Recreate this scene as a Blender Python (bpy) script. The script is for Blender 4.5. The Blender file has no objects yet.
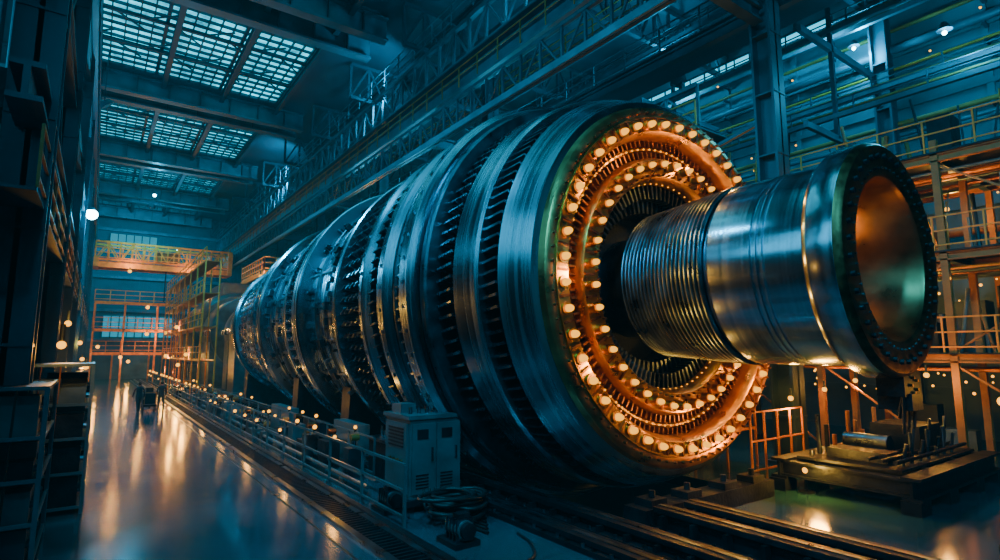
import bpy, math, random
from mathutils import Vector, Matrix
random.seed(7)
S=bpy.context.scene
col=S.collection
pi=math.pi

# ---------------------------------------------------------------- materials
def mat(name,c,metal=0.0,rough=0.5,var=0.25,scale=3.0,bump=0.0,bscale=20.0,rvar=0.1,c2=None,stretch=None,bd=.05):
    m=bpy.data.materials.new(name); m.use_nodes=True
    nt=m.node_tree; n=nt.nodes; l=nt.links
    b=n['Principled BSDF']
    b.inputs['Metallic'].default_value=metal
    tc=n.new('ShaderNodeTexCoord'); mp=n.new('ShaderNodeMapping')
    l.new(tc.outputs['Object'],mp.inputs['Vector'])
    if stretch: mp.inputs['Scale'].default_value=stretch
    no=n.new('ShaderNodeTexNoise'); no.inputs['Scale'].default_value=scale; no.inputs['Detail'].default_value=5
    l.new(mp.outputs[0],no.inputs['Vector'])
    r=n.new('ShaderNodeValToRGB')
    r.color_ramp.elements[0].position=0.3; r.color_ramp.elements[1].position=0.7
    if c2 is None: c2=tuple(x*(1-var) for x in c)
    r.color_ramp.elements[0].color=(*c2,1); r.color_ramp.elements[1].color=(*c,1)
    l.new(no.outputs['Fac'],r.inputs['Fac']); l.new(r.outputs['Color'],b.inputs['Base Color'])
    mr=n.new('ShaderNodeMapRange'); mr.inputs['From Min'].default_value=.25; mr.inputs['From Max'].default_value=.75; mr.inputs['To Min'].default_value=max(0.02,rough-rvar); mr.inputs['To Max'].default_value=min(1,rough+rvar)
    l.new(no.outputs['Fac'],mr.inputs['Value']); l.new(mr.outputs[0],b.inputs['Roughness'])
    if bump>0:
        n2=n.new('ShaderNodeTexNoise'); n2.inputs['Scale'].default_value=bscale; n2.inputs['Detail'].default_value=3
        l.new(mp.outputs[0],n2.inputs['Vector'])
        bp=n.new('ShaderNodeBump'); bp.inputs['Strength'].default_value=bump; bp.inputs['Distance'].default_value=bd
        l.new(n2.outputs['Fac'],bp.inputs['Height']); l.new(bp.outputs[0],b.inputs['Normal'])
    return m
def emit(name,c,s):
    m=bpy.data.materials.new(name); m.use_nodes=True
    nt=m.node_tree; nt.nodes.clear()
    e=nt.nodes.new('ShaderNodeEmission'); o=nt.nodes.new('ShaderNodeOutputMaterial')
    e.inputs[0].default_value=(*c,1); e.inputs[1].default_value=s
    nt.links.new(e.outputs[0],o.inputs[0]); return m

STEEL=mat('turned_steel',(.42,.56,.65),1,.25,.55,1.5,.25,3,.11,stretch=(.12,7,.12),bd=.01)
STEELD=mat('dark_steel',(.15,.21,.26),1,.33,.5,2,.1,15,.12)
BLACKST=mat('blackened_steel',(.020,.032,.042),.7,.48,.5,3,.2,12,.1)
SILVER=mat('polished_silver_steel',(.60,.74,.84),1,.19,.3,1.5,.15,3,.06,stretch=(.12,8,.12),bd=.006)
GOLD=mat('heat_tinted_bronze',(.72,.36,.08),1,.32,.4,2.5,.1,14,.1)
RIM=mat('heat_tinted_copper_rim',(.85,.36,.13),1,.33,.4,2.5,.1,14,.1)
COPPER=mat('oxidised_copper',(.32,.13,.055),1,.42,.6,5,.25,18,.12,bd=.02)
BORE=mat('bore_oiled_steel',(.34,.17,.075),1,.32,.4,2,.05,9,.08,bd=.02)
GREY=mat('grey_paint_machine',(.09,.155,.175),.3,.4,.4,2,.1,12)
STRUCT=mat('structural_blue_steel_paint',(.035,.085,.115),.3,.5,.45,.8,.1,8)
STRUCTL=mat('structural_light_paint',(.08,.18,.23),.3,.45,.5,.8,.1,8)
YEL=mat('yellow_safety_paint',(.85,.30,.025),.1,.45,.4,2,.1,10)
RUSTY=mat('ochre_beam_paint',(.38,.14,.02),.1,.5,.5,2,.2,10)
CEILM=mat('ceiling_metal_deck',(.03,.08,.11),.2,.6,.4,.5,.1,8)
CONC=mat('concrete_panel_wall',(.08,.165,.20),0,.75,.55,.35,.3,6)
WALLD=mat('dark_corrugated_wall',(.045,.12,.155),.2,.5,.5,.3,.1,6)
RUBBER=mat('black_rubber',(.012,.014,.016),0,.45,.3,5,.1,10)
CLOTH=mat('dark_workwear',(.02,.03,.045),0,.8,.4,6,.2,30)
SKIN=mat('skin',(.45,.26,.18),0,.5,.1,8)
HAIR=mat('hair_brown',(.03,.018,.01),0,.6,.3,20)
BULB=emit('warm_bulb_glow',(1.0,.40,.015),2.3)
BULBS=emit('warm_bulb_small_glow',(1.0,.34,.01),1.9)
BULB2=emit('warm_lamp_glow',(1.0,.40,.015),3.2)
BULBC=emit('cool_lamp_glow',(.35,.85,1.0),30)
STRIP=emit('cyan_window_glow',(.02,.52,.78),2.2)
WINL=emit('clerestory_daylight',(.025,.40,.66),3.7)  # glow of the added left-wall windows

def skymat():
    m=bpy.data.materials.new('skylight_glass_daylight'); m.use_nodes=True
    nt=m.node_tree; n=nt.nodes; l=nt.links; n.clear()
    tc=n.new('ShaderNodeTexCoord'); no=n.new('ShaderNodeTexNoise'); no.inputs['Scale'].default_value=.45; no.inputs['Detail'].default_value=8; no.inputs['Roughness'].default_value=.7
    l.new(tc.outputs['Object'],no.inputs['Vector'])
    r=n.new('ShaderNodeValToRGB'); r.color_ramp.elements[0].position=.38; r.color_ramp.elements[1].position=.66
    r.color_ramp.elements[0].color=(.002,.09,.14,1); r.color_ramp.elements[1].color=(.025,.60,.82,1)
    l.new(no.outputs['Fac'],r.inputs[0])
    e=n.new('ShaderNodeEmission'); e.inputs[1].default_value=3.6; l.new(r.outputs[0],e.inputs[0])
    o=n.new('ShaderNodeOutputMaterial'); l.new(e.outputs[0],o.inputs[0]); return m
SKY=skymat()

def floormat():
    m=bpy.data.materials.new('polished_concrete_floor'); m.use_nodes=True
    nt=m.node_tree; n=nt.nodes; l=nt.links; b=n['Principled BSDF']
    tc=n.new('ShaderNodeTexCoord')
    no=n.new('ShaderNodeTexNoise'); no.inputs['Scale'].default_value=.6; no.inputs['Detail'].default_value=9; no.inputs['Roughness'].default_value=.65
    l.new(tc.outputs['Object'],no.inputs['Vector'])
    r=n.new('ShaderNodeValToRGB'); r.color_ramp.elements[0].position=.25; r.color_ramp.elements[1].position=.78
    r.color_ramp.elements[0].color=(.006,.04,.055,1); r.color_ramp.elements[1].color=(.025,.11,.145,1)
    l.new(no.outputs['Fac'],r.inputs[0])
    br=n.new('ShaderNodeTexBrick'); br.offset=0; br.inputs['Scale'].default_value=1; br.inputs['Brick Width'].default_value=4; br.inputs['Row Height'].default_value=4
    br.inputs['Mortar Size'].default_value=.015; br.inputs['Color1'].default_value=(1,1,1,1); br.inputs['Color2'].default_value=(.85,.85,.85,1); br.inputs['Mortar'].default_value=(.3,.3,.3,1)
    l.new(tc.outputs['Object'],br.inputs['Vector'])
    mx=n.new('ShaderNodeMixRGB'); mx.blend_type='MULTIPLY'; mx.inputs[0].default_value=1
    l.new(r.outputs[0],mx.inputs[1]); l.new(br.outputs['Color'],mx.inputs[2]); l.new(mx.outputs[0],b.inputs['Base Color'])
    mr=n.new('ShaderNodeMapRange'); mr.inputs['From Min'].default_value=.35; mr.inputs['From Max'].default_value=.65; mr.inputs['To Min'].default_value=.10; mr.inputs['To Max'].default_value=.21
    l.new(no.outputs['Fac'],mr.inputs['Value']); l.new(mr.outputs[0],b.inputs['Roughness'])
    bp=n.new('ShaderNodeBump'); bp.inputs['Strength'].default_value=.07; bp.inputs['Distance'].default_value=.02
    l.new(no.outputs['Fac'],bp.inputs['Height']); l.new(bp.outputs[0],b.inputs['Normal'])
    b.inputs['Specular IOR Level'].default_value=.6
    return m
FLOOR=floormat()

# ---------------------------------------------------------------- mesh builder
class MB:
    def __init__(s): s.v=[]; s.f=[]; s.m=[]; s.mats=[]
    def mi(s,m):
        if m not in s.mats: s.mats.append(m)
        return s.mats.index(m)
    def add(s,vs,fs,m):
        o=len(s.v); k=s.mi(m); s.v.extend([tuple(q) for q in vs])
        for f in fs: s.f.append(tuple(o+i for i in f)); s.m.append(k)
    def hexa(s,p,m):
        s.add(p,[(0,3,2,1),(4,5,6,7),(0,1,5,4),(1,2,6,5),(2,3,7,6),(3,0,4,7)],m)
    def box(s,x0,x1,y0,y1,z0,z1,m):
        s.hexa([(x0,y0,z0),(x1,y0,z0),(x1,y1,z0),(x0,y1,z0),(x0,y0,z1),(x1,y0,z1),(x1,y1,z1),(x0,y1,z1)],m)
    def frame(s,a,b):
        a=Vector(a); b=Vector(b); d=(b-a).normalized()
        up=Vector((0,0,1)) if abs(d.z)<.95 else Vector((1,0,0))
        u=d.cross(up).normalized(); w=u.cross(d).normalized(); return a,b,u,w
    def beam(s,a,b,w,h,m):
        a,b,u,q=s.frame(a,b)
        P=[p+u*i*w/2+q*j*h/2 for p in (a,b) for i,j in ((-1,-1),(1,-1),(1,1),(-1,1))]
        s.hexa(P,m)
    def ibeam(s,a,b,w,h,m,t=.06):
        a,b,u,q=s.frame(a,b)
        s.beam(a+q*(h/2-t/2),b+q*(h/2-t/2),w,t,m); s.beam(a-q*(h/2-t/2),b-q*(h/2-t/2),w,t,m)
        s.beam(a,b,t,h-2*t,m)
    def cyl(s,a,b,r,m,n=8,r2=None):
        if r2 is None: r2=r
        a,b,u,q=s.frame(a,b); vs=[]
        for p,rr in ((a,r),(b,r2)):
            for i in range(n):
                t=2*pi*i/n; vs.append(p+u*math.cos(t)*rr+q*math.sin(t)*rr)
        fs=[(i,(i+1)%n,n+(i+1)%n,n+i) for i in range(n)]+[tuple(range(n))[::-1],tuple(range(n,2*n))]
        s.add(vs,fs,m)
    def ball(s,c,r,m,n=10,k=6,sc=(1,1,1)):
        vs=[(c[0],c[1],c[2]+r*sc[2])]
        for j in range(1,k):
            ph=pi*j/k
            for i in range(n):
                t=2*pi*i/n; vs.append((c[0]+r*sc[0]*math.sin(ph)*math.cos(t),c[1]+r*sc[1]*math.sin(ph)*math.sin(t),c[2]+r*sc[2]*math.cos(ph)))
        vs.append((c[0],c[1],c[2]-r*sc[2])); fs=[]
        for i in range(n): fs.append((0,1+i,1+(i+1)%n))
        for j in range(k-2):
            for i in range(n):
                A=1+j*n+i;B=1+j*n+(i+1)%n; fs.append((A,A+n,B+n,B))
        e=len(vs)-1
        for i in range(n): fs.append((e,1+(k-2)*n+(i+1)%n,1+(k-2)*n+i))
        s.add(vs,fs,m)
    def rev(s,prof,m,X,Z,n=128):
        vs=[(X+r*math.cos(2*pi*i/n),y,Z+r*math.sin(2*pi*i/n)) for y,r in prof for i in range(n)]
        fs=[]
        for j in range(len(prof)-1):
            for i in range(n):
                a=j*n+i;b=j*n+(i+1)%n; fs.append((a,b,b+n,a+n))
        s.add(vs,fs,m)
    def rbox(s,X,Z,th,y0,y1,r0,r1,w,m,tw=0.0,w1=None):
        if w1 is None: w1=w
        c,sn=math.cos(th),math.sin(th)
        def P(y,r,o): return (X+r*c-o*sn,y,Z+r*sn+o*c)
        s.hexa([P(y0,r0,-w/2-tw),P(y0,r0,w/2-tw),P(y1,r0,w/2+tw),P(y1,r0,-w/2+tw),P(y0,r1,-w1/2-tw),P(y0,r1,w1/2-tw),P(y1,r1,w1/2+tw),P(y1,r1,-w1/2+tw)],m)
    def teeth(s,X,Z,y0,y1,r0,r1,n,w,m,tw=0.0,w1=None):
        for i in range(n): s.rbox(X,Z,2*pi*i/n,y0,y1,r0,r1,w,m,tw,w1)
    def bolts(s,X,Z,y0,y1,r,n,br,m,k=6):
        for i in range(n):
            t=2*pi*(i+.5)/n; x=X+r*math.cos(t); z=Z+r*math.sin(t)
            s.cyl((x,y0,z),(x,y1,z),br,m,k)
    def truss(s,a,b,h,m,n,w=.12,side=None):
        a=Vector(a);b=Vector(b); up=Vector((0,0,h))
        s.beam(a,b,w*1.6,w*1.6,m); s.beam(a+up,b+up,w*1.6,w*1.6,m)
        for i in range(n):
            p=a.lerp(b,i/n); q=a.lerp(b,(i+1)/n)
            s.beam(p,p+up,w,w,m)
            if i%2: s.beam(p+up,q,w*.8,w*.8,m)
            else: s.beam(p,q+up,w*.8,w*.8,m)
    def rail(s,a,b,m,h=1.1,step=2.0,r=.03,mid=2):
        a=Vector(a);b=Vector(b);L=(b-a).length;n=max(1,int(L/step))
        for i in range(n+1):
            p=a.lerp(b,i/n); s.beam(p,p+Vector((0,0,h)),r*2,r*2,m)
        for j in range(mid+1):
            z=Vector((0,0,h*(1-j*.42))); s.beam(a+z,b+z,r*1.8,r*1.8,m)
    def obj(s,name,parent=None,smooth=None):
        me=bpy.data.meshes.new(name); me.from_pydata(s.v,[],s.f)
        for m in s.mats: me.materials.append(m)
        me.polygons.foreach_set('material_index',s.m)
        if smooth is not None:
            me.polygons.foreach_set('use_smooth',[True]*len(me.polygons)); me.set_sharp_from_angle(angle=smooth)
        me.update()
        o=bpy.data.objects.new(name,me); col.objects.link(o)
        if parent: o.parent=parent
        return o
def empty(name):
    e=bpy.data.objects.new(name,None); col.objects.link(e); return e
def light(name,kind,loc,c,p,size=.2,target=None,spot=80,parent=None,blend=.6):
    d=bpy.data.lights.new(name,kind); d.color=c; d.energy=p
    if kind=='AREA': d.size=size
    else: d.shadow_soft_size=size
    if kind=='SPOT': d.spot_size=math.radians(spot); d.spot_blend=blend
    o=bpy.data.objects.new(name,d); o.location=loc; col.objects.link(o)
    if target is not None: o.rotation_euler=(Vector(target)-Vector(loc)).to_track_quat('-Z','Y').to_euler()
    if parent: o.parent=parent
    return o
WARM=(1,.42,.05)
COOL=(.03,.53,.90)

# ---------------------------------------------------------------- camera
H=3.6
cam=bpy.data.objects.new('camera',bpy.data.cameras.new('camera')); col.objects.link(cam)
cam.data.sensor_width=36; cam.data.lens=20.16; cam.data.clip_end=400
cam.location=(0,0,H); cam.rotation_euler=(math.radians(90+7.33),0,math.radians(-35.65))
S.camera=cam
w=bpy.data.worlds.new('world'); S.world=w; w.use_nodes=True
wn=w.node_tree
wn.nodes['Background'].inputs[0].default_value=(.02,.12,.18,1); wn.nodes['Background'].inputs[1].default_value=.25
# faint teal glow given to all air, standing in for light scattered by haze
hz=wn.nodes.new('ShaderNodeEmission'); hz.inputs[0].default_value=(.01,.42,.62,1); hz.inputs[1].default_value=.00055
wn.links.new(hz.outputs[0],wn.nodes['World Output'].inputs['Volume'])

# ---------------------------------------------------------------- room shell
XL,XR,Y0,Y1,ZC=-9.0,30.0,-14.0,92.0,23.0
m=MB()
tx0,tx1,ty0,ty1=9.15,14.3,8.8,46
m.box(XL,tx0,Y0,Y1,-.3,0,FLOOR); m.box(tx1,XR,Y0,Y1,-.3,0,FLOOR)
m.box(tx0,tx1,Y0,ty0,-.3,0,FLOOR); m.box(tx0,tx1,ty1,Y1,-.3,0,FLOOR)
m.box(tx0-.2,tx1+.2,ty0-.2,ty1+.2,-2,-1.8,CONC)
m.box(tx0-.2,tx0,ty0,ty1,-1.8,-.3,CONC); m.box(tx1,tx1+.2,ty0,ty1,-1.8,-.3,CONC)
m.box(tx0-.2,tx1+.2,ty0-.2,ty0,-1.8,-.3,CONC); m.box(tx0-.2,tx1+.2,ty1,ty1+.2,-1.8,-.3,CONC)
m.obj('floor')
m=MB()
sk=[(1,12),(17,28),(33,44.5),(49,60.5),(65,76),(81,89)]  # first two skylights lie out of view, added for lighting
ys=Y0
for a,b in sk:
    m.box(XL,XR,ys,a,ZC,ZC+.4,CEILM); m.box(XL,-2,a,b,ZC,ZC+.4,CEILM); m.box(10.2,XR,a,b,ZC,ZC+.4,CEILM); ys=b
m.box(XL,XR,ys,Y1,ZC,ZC+.4,CEILM)
y=Y0+1
while y<Y1:
    if not any(a-.2<y<b+.2 for a,b in sk): m.box(XL,12,y,y+.12,ZC-.12,ZC,CEILM)
    y+=.6
m.obj('ceiling')
for i,(a,b) in enumerate(sk):
    m=MB(); m.box(-2,10.2,a,b,ZC+.25,ZC+.3,SKY)
    nx=18; ny=int((b-a)/.8)
    for k in range(nx+1):
        x=-2+12.2*k/nx; t=.035 if k%6 else .1; m.box(x-t,x+t,a,b,ZC+.05,ZC+.24,STRUCT)
    for k in range(ny+1):
        yy=a+(b-a)*k/ny; m.box(-2,10.2,yy-.035,yy+.035,ZC+.05,ZC+.24,STRUCT)
    for k in (0.33,.66):
        yy=a+(b-a)*k; m.box(-2,10.2,yy-.1,yy+.1,ZC-.15,ZC+.05,STRUCT)
        for q in range(8):
            xx=-2+1.5*q; m.beam((xx,yy,ZC-.1),(xx+1.5,yy+1.4*(1 if q%2 else -1),ZC-.1),.08,.08,STRUCT)
    m.obj('window_%d'%(i+1))
m=MB()
for a,b in sk:
    for yy in (a-1.6,b+.9):
        m.ibeam((XL,yy,ZC-.75),(12.5,yy,ZC-.75),.7,1.4,STRUCTL,.12)
        for x in range(-1,12,2): m.box(x,x+.06,yy-.33,yy+.33,ZC-1.4,ZC-.1,STRUCT)
for yb in range(-6,92,8):
    yy=yb+.5
    m.truss((12.5,yy,ZC-2.6),(XR,yy,ZC-2.6),2.3,STRUCT,14,.15)
for x in (-1.2,2.6,6.4,10.3): m.ibeam((x,Y0,ZC-.3),(x,Y1,ZC-.3),.3,.5,STRUCT,.06)
for x in (16,20,24,27): m.ibeam((x,Y0,ZC-.35),(x,Y1,ZC-.35),.3,.5,STRUCTL,.06)
m.obj('roof_beams')
m=MB(); m.box(XL-.3,XL,Y0,Y1,0,ZC,WALLD)
for k in range(22):
    z=.4+k*.38
    m.box(XL,XL+.06,Y0,Y1,z,z+.12,WALLD)
m.obj('wall_left')
m=MB(); m.box(XL,XR,Y0-.3,Y0,0,ZC,WALLD); m.obj('wall_front')
m=MB(); m.box(XL,XR,Y1,Y1+.3,0,ZC,WALLD)
for k in range(80):
    x=XL+.3+k*.5
    if x<XR: m.box(x,x+.14,Y1-.08,Y1,0,ZC,WALLD)
for z in (5,9,13.5,17,20): m.box(XL,XR,Y1-.5,Y1-.1,z,z+.4,STRUCTL)
m.obj('wall_back')
m=MB(); m.box(XR,XR+.3,Y0,Y1,0,ZC,CONC)
for k in range(8): m.box(XR-.14,XR,Y0,Y1,2.6*k+1.9,2.6*k+2.1,CONC)
for k in range(28):
    yy=Y0+4*k
    if yy<Y1: m.box(XR-.12,XR,yy,yy+.25,0,ZC,CONC)
m.obj('wall_right')
n=7
for (ya,yb,z0,z1) in ((12,28,20.4,20.9),(30,44,19.8,21.6),(46,60,19.8,21.6),(33,44,12,14),(48,60,12,14),(63,76,12,20)):
    m=MB(); m.box(XR-.2,XR-.15,ya,yb,z0,z1,STRIP)
    k=0
    while ya+k<=yb: m.box(XR-.28,XR-.16,ya+k-.04,ya+k+.04,z0-.05,z1+.05,STRUCT); k+=1.5
    m.box(XR-.28,XR-.16,ya,yb,z0-.12,z0,STRUCT); m.box(XR-.28,XR-.16,ya,yb,z1,z1+.12,STRUCT)
    m.obj('window_%d'%n); n+=1
FARW=emit('far_window_glow',(.02,.34,.5),.9)
for (xa,xb,z0,z1) in ((0.5,6,17.6,19.6),(0.5,9,5.6,8.4)):
    m=MB(); m.box(xa,xb,Y1-.62,Y1-.58,z0,z1,FARW)
    k=xa
    while k<=xb+.01: m.box(k-.06,k+.06,Y1-.72,Y1-.63,z0,z1,STRUCT); k+=.9167
    m.obj('window_%d'%n); n+=1
for ya in range(-12,76,8):  # glowing windows added out of view to put highlights on the rotor
    m=MB(); m.box(XL+.05,XL+.1,ya+.5,ya+7.5,10,18.5,WINL)
    for k in range(8): m.box(XL+.1,XL+.2,ya+.5+k-.05,ya+.5+k+.05,10,18.5,STRUCT)
    for k in range(7): m.box(XL+.1,XL+.2,ya+.5,ya+7.5,10+1.41*k-.06,10+1.41*k+.06,STRUCT)
    m.obj('window_%d'%n); n+=1

# ---------------------------------------------------------------- columns & galleries
colY=[-5.5,9.7,27,43,59,75]
def column(x,y,h,m_,wd=.85,name='steel_column'):
    m=MB()
    t=.09
    m.box(x-wd/2,x+wd/2,y-wd/2,y-wd/2+t,0,h,m_); m.box(x-wd/2,x+wd/2,y+wd/2-t,y+wd/2,0,h,m_); m.box(x-t/2,x+t/2,y-wd/2,y+wd/2,0,h,m_)
    m.box(x-wd*.75,x+wd*.75,y-wd*.75,y+wd*.75,0,.12,m_)
    z=1.5
    while z<h-1:
        m.box(x-wd/2+.02,x+wd/2-.02,y-wd/2-.03,y+wd/2+.03,z,z+.06,m_); z+=2.2
    return m.obj(name)
for y in colY: column(18.6,y,ZC-2.7,STRUCT,.75)
for y in colY: column(29.0,y,ZC-2.7,STRUCT,.7)
m=MB()
RX=14.2
m.ibeam((RX,Y0+.5,17.1),(RX,Y1-1,17.1),.6,.9,STRUCTL,.12)
m.truss((RX-.7,Y0+.5,17.7),(RX-.7,Y1-1,17.7),1.9,STRUCTL,72,.12)
m.truss((RX+.9,Y0+.5,17.7),(RX+.9,Y1-1,17.7),1.9,STRUCT,66,.13)
m.truss((RX-.3,Y0+.5,14.6),(RX-.3,Y1-1,14.6),1.7,STRUCT,80,.10)
m.beam((RX-.7,Y0+.5,14.5),(RX-.7,Y1-1,14.5),.12,.3,STRUCTL)
m.box(RX-.9,RX+1.1,Y0+.5,Y1-1,17.56,17.64,STRUCT)
m.rail((RX-.95,Y0+.5,19.8),(RX-.95,Y1-1,19.8),STRUCTL,1.1,2)
m.rail((RX-.95,Y0+.5,16.2),(RX-.95,Y1-1,16.2),RUSTY,1.0,1.6,.025,1)
for y in colY:
    m.ibeam((RX,y,15.4),(18.2,y,15.4),.4,.6,STRUCT,.1)
    m.truss((RX,y,18),(18.2,y,18),2,STRUCT,5,.12)
m.obj('crane_runway_girder')
m=MB()
GX=19.3
for z,mm in ((12.3,STRUCTL),(16.2,STRUCT),(19,STRUCTL)):
    m.ibeam((GX,13 if z<15 else Y0+.5,z),(GX,Y1-1,z),.35,.5,mm,.08)
m.truss((GX,13,12.9),(GX,Y1-1,12.9),1.6,STRUCTL,50,.1)
for y in range(14,90,4): m.beam((GX,y,12.2),(21.9,y,12.2),.15,.2,STRUCT)
m.box(GX-.2,21.6,13,Y1-1,12.66,12.72,STRUCT)
m.rail((GX-.2,13,12.7),(GX-.2,Y1-1,12.7),YEL,1.1,2,.03)
m.box(GX-.2,21.6,Y0+.5,Y1-1,16.56,16.62,STRUCT)
m.rail((GX-.2,Y0+.5,16.6),(GX-.2,Y1-1,16.6),STRUCTL,1.1,2,.03)
m.rail((GX-.2,Y0+.5,19.3),(GX-.2,Y1-1,19.3),RUSTY,1.0,2,.03)
for i in range(1,len(colY)-1):
    a,b=colY[i],colY[i+1]
    m.beam((19,a,8.4),(19,b,12),.14,.14,STRUCT); m.beam((19,b,8.4),(19,a,12),.14,.14,STRUCT)
m.obj('gallery_walkway')
m=MB()
for x,z,r,mm in ((29.4,18.6,.09,RUSTY),(29.3,17.6,.2,STRUCTL),(29.4,16.7,.07,YEL),(29.3,14.0,.12,RUSTY),(29.4,13.5,.1,STRUCTL),(29.3,11.4,.18,RUSTY),(29.4,10.8,.07,YEL),(29.2,8.6,.2,RUSTY),(28.9,19.6,.25,STRUCTL)):
    m.cyl((x,Y0+.2,z),(x,Y1-.6,z),r,mm,10)
    for y in range(-12,90,6): m.box(x-.1,XR-.15,y-.06,y+.06,z-r-.1,z-r,STRUCT)
m.obj('wall_pipes',smooth=.7)
m=MB()
for y in range(2,60,8):
    m.beam((21.8,y,16.4),(28.6,y,16.4),.16,.3,STRUCTL); m.beam((21.8,y,12.4),(28.6,y,12.4),.16,.25,STRUCTL)
    m.beam((24.5,y,12.4),(24.5,y,ZC-2.7),.16,.16,STRUCT)
for z,x in ((17.2,24.5),(13.4,24.5),(14.8,26.5),(19.2,22.5),(18.2,27)):
    m.beam((x,Y0+.5,z),(x,Y1-1,z),.2,.2,STRUCTL)
    m.beam((x+.5,Y0+.5,z+.4),(x+.5,Y1-1,z+.4),.08,.08,RUSTY)
    m.rail((x,Y0+.5,z),(x,60,z),STRUCT,.7,2.5,.025,1)
m.obj('cable_tray_frames')

m=MB()
for x in (21.6,24.2,27.2):
    for y in range(2,30,4):
        m.ibeam((x,y,0),(x,y,10.4),.2,.2,RUSTY,.04)
for z in (3.4,6.6,9.8):
    for x in (21.6,24.2,27.2): m.ibeam((x,1,z),(x,31,z),.2,.26,RUSTY,.05)
    for y in range(2,30,4): m.ibeam((21.6,y,z),(27.2,y,z),.2,.26,STRUCT,.05)
    m.box(21.4,27.4,1,31,z+.13,z+.18,BLACKST)
    m.rail((21.5,1,z+.18),(21.5,31,z+.18),YEL,1.1,1.3,.025)
    for k in range(70):
        y=1.5+k*.41; x=21.9+random.random()*4; m.cyl((x,y,z+.18),(x+random.uniform(-.2,.2),y+random.uniform(-.4,.4),z+random.uniform(1,2.9)),random.uniform(.02,.08),random.choice([RUSTY,YEL,BLACKST,GREY,STRUCT]),8)
    for k in range(18):
        x=22+random.random()*4; y=2+random.random()*26; h=random.uniform(.5,2); m.box(x,x+random.uniform(.4,1.2),y,y+random.uniform(.5,1.5),z+.18,z+.18+h,random.choice([GREY,STRUCT,BLACKST]))
    for k in range(5): m.cyl((22+k*.8,1,z-.35),(22+k*.8,31,z-.35),.05+.02*(k%2),random.choice([YEL,GREY,COPPER]),8)
for y in range(2,26,4):
    m.beam((21.6,y,.2),(21.6,y+4,3.2),.06,.06,RUSTY); m.beam((21.6,y+4,3.6),(21.6,y,6.4),.06,.06,RUSTY); m.beam((21.6,y,6.8),(21.6,y+4,9.6),.06,.06,RUSTY)
for k in range(22):
    x=random.choice([21.95,24.6]); x+=random.uniform(0,.6); y=2+4*random.randrange(7)+random.uniform(.4,2.0); h=random.uniform(.5,2.6)
    m.box(x,x+random.uniform(.5,1.2),y,y+random.uniform(.5,1.4),0,h,random.choice([GREY,STRUCT,STRUCT,BLACKST]))
m.obj('steel_mezzanine')

# ---------------------------------------------------------------- TURBINE ROTOR
X,Z=11.7,H+1.7
rotor=empty('turbine_rotor')
m=MB()
m.rev([(4.02,1.52),(3.98,1.58),(3.98,2.08),(4.03,2.14),(4.1,2.16)],COPPER,X,Z,160)
m.rev([(4.1,2.16),(4.5,2.17),(4.62,2.1),(4.66,1.96)],SILVER,X,Z,160)
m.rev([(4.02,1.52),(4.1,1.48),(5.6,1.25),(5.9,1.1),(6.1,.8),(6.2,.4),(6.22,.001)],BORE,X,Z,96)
m.bolts(X,Z,3.92,4.0,1.88,40,.05,BLACKST)
m.bolts(X,Z,3.95,4.0,1.66,60,.022,STEELD)
m.rev([(4.66,1.96),(5.35,1.96),(5.36,1.92),(5.40,1.92),(5.41,1.96),(5.47,1.96),(5.48,1.92),(5.52,1.92),(5.53,1.96),(5.59,1.96),(5.60,1.92),(5.64,1.92),(5.65,1.96),(6.55,1.95),(6.6,1.9),(6.7,1.88)],SILVER,X,Z,160)
p=[]; y=6.7; k=0
while y<8.95:
    R=1.9-(y-6.7)/2.3*.18
    for a in range(6):
        t=pi*a/5; p.append((y+.052-.052*math.cos(t),R+.08*math.sin(t)))
    p.append((y+.106,R-.03)); p.append((y+.114,R-.03))
    y+=.115
p+= [(9.02,1.6),(9.1,1.35),(10.6,1.3)]
m.rev(p,STEELD,X,Z,144)
m.obj('shaft_and_flange',rotor,.6)
m=MB()
F=8.55
m.rev([(F+.55,3.70),(F+.25,3.70),(F+.1,3.74),(F,3.82),(F,4.20)],GOLD,X,Z,160)
m.rev([(F,4.20),(F,4.32),(F+.06,4.42),(F+.2,4.47)],RIM,X,Z,160)
m.rev([(F+.55,3.70),(F+.55,3.25)],COPPER,X,Z)
m.rev([(F+.55,3.25),(F+.3,3.22),(F+.22,3.16),(F+.22,2.72),(F+.32,2.64),(F+.6,2.6)],GOLD,X,Z,160)
m.rev([(F+.6,2.6),(F+.9,2.55),(F+.9,2.3),(F+1.3,2.25),(F+1.3,1.95),(F+1.7,1.9),(F+1.7,1.2)],BLACKST,X,Z)
m.teeth(X,Z,F+.4,F+.56,3.24,3.42,120,.05,COPPER); m.teeth(X,Z,F+.4,F+.56,3.54,3.72,130,.05,COPPER)
m.rev([(F+.5,3.44),(F+.44,3.46),(F+.44,3.50),(F+.5,3.52)],GOLD,X,Z,160)
m.teeth(X,Z,F+.62,F+.95,2.25,2.6,90,.06,STEELD)
m.teeth(X,Z,F+1.0,F+1.3,1.95,2.3,72,.08,STEELD)
m.bolts(X,Z,F-.08,F,4.28,90,.03,COPPER); m.bolts(X,Z,F+.14,F+.22,2.77,80,.025,COPPER)
N1,N2=46,38
m.bolts(X,Z,F-.05,F+.5,3.97,N1,.14,GOLD,14)
m.bolts(X,Z,F+.05,F+.5,3.0,N2,.12,GOLD,14)
for i in range(N1):
    t=2*pi*(i+.5)/N1; m.rbox(X,Z,t+pi/N1,F-.04,F+.1,3.84,4.14,.05,COPPER)
for i in range(N2):
    t=2*pi*(i+.5)/N2; m.rbox(X,Z,t+pi/N2,F+.17,F+.24,2.86,3.14,.05,COPPER)
m.rev([(F+.02,4.14),(F-.04,4.15),(F-.04,4.18),(F+.02,4.19)],GOLD,X,Z,160)
m.obj('lit_end_ring',rotor,.6)
m=MB()
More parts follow.
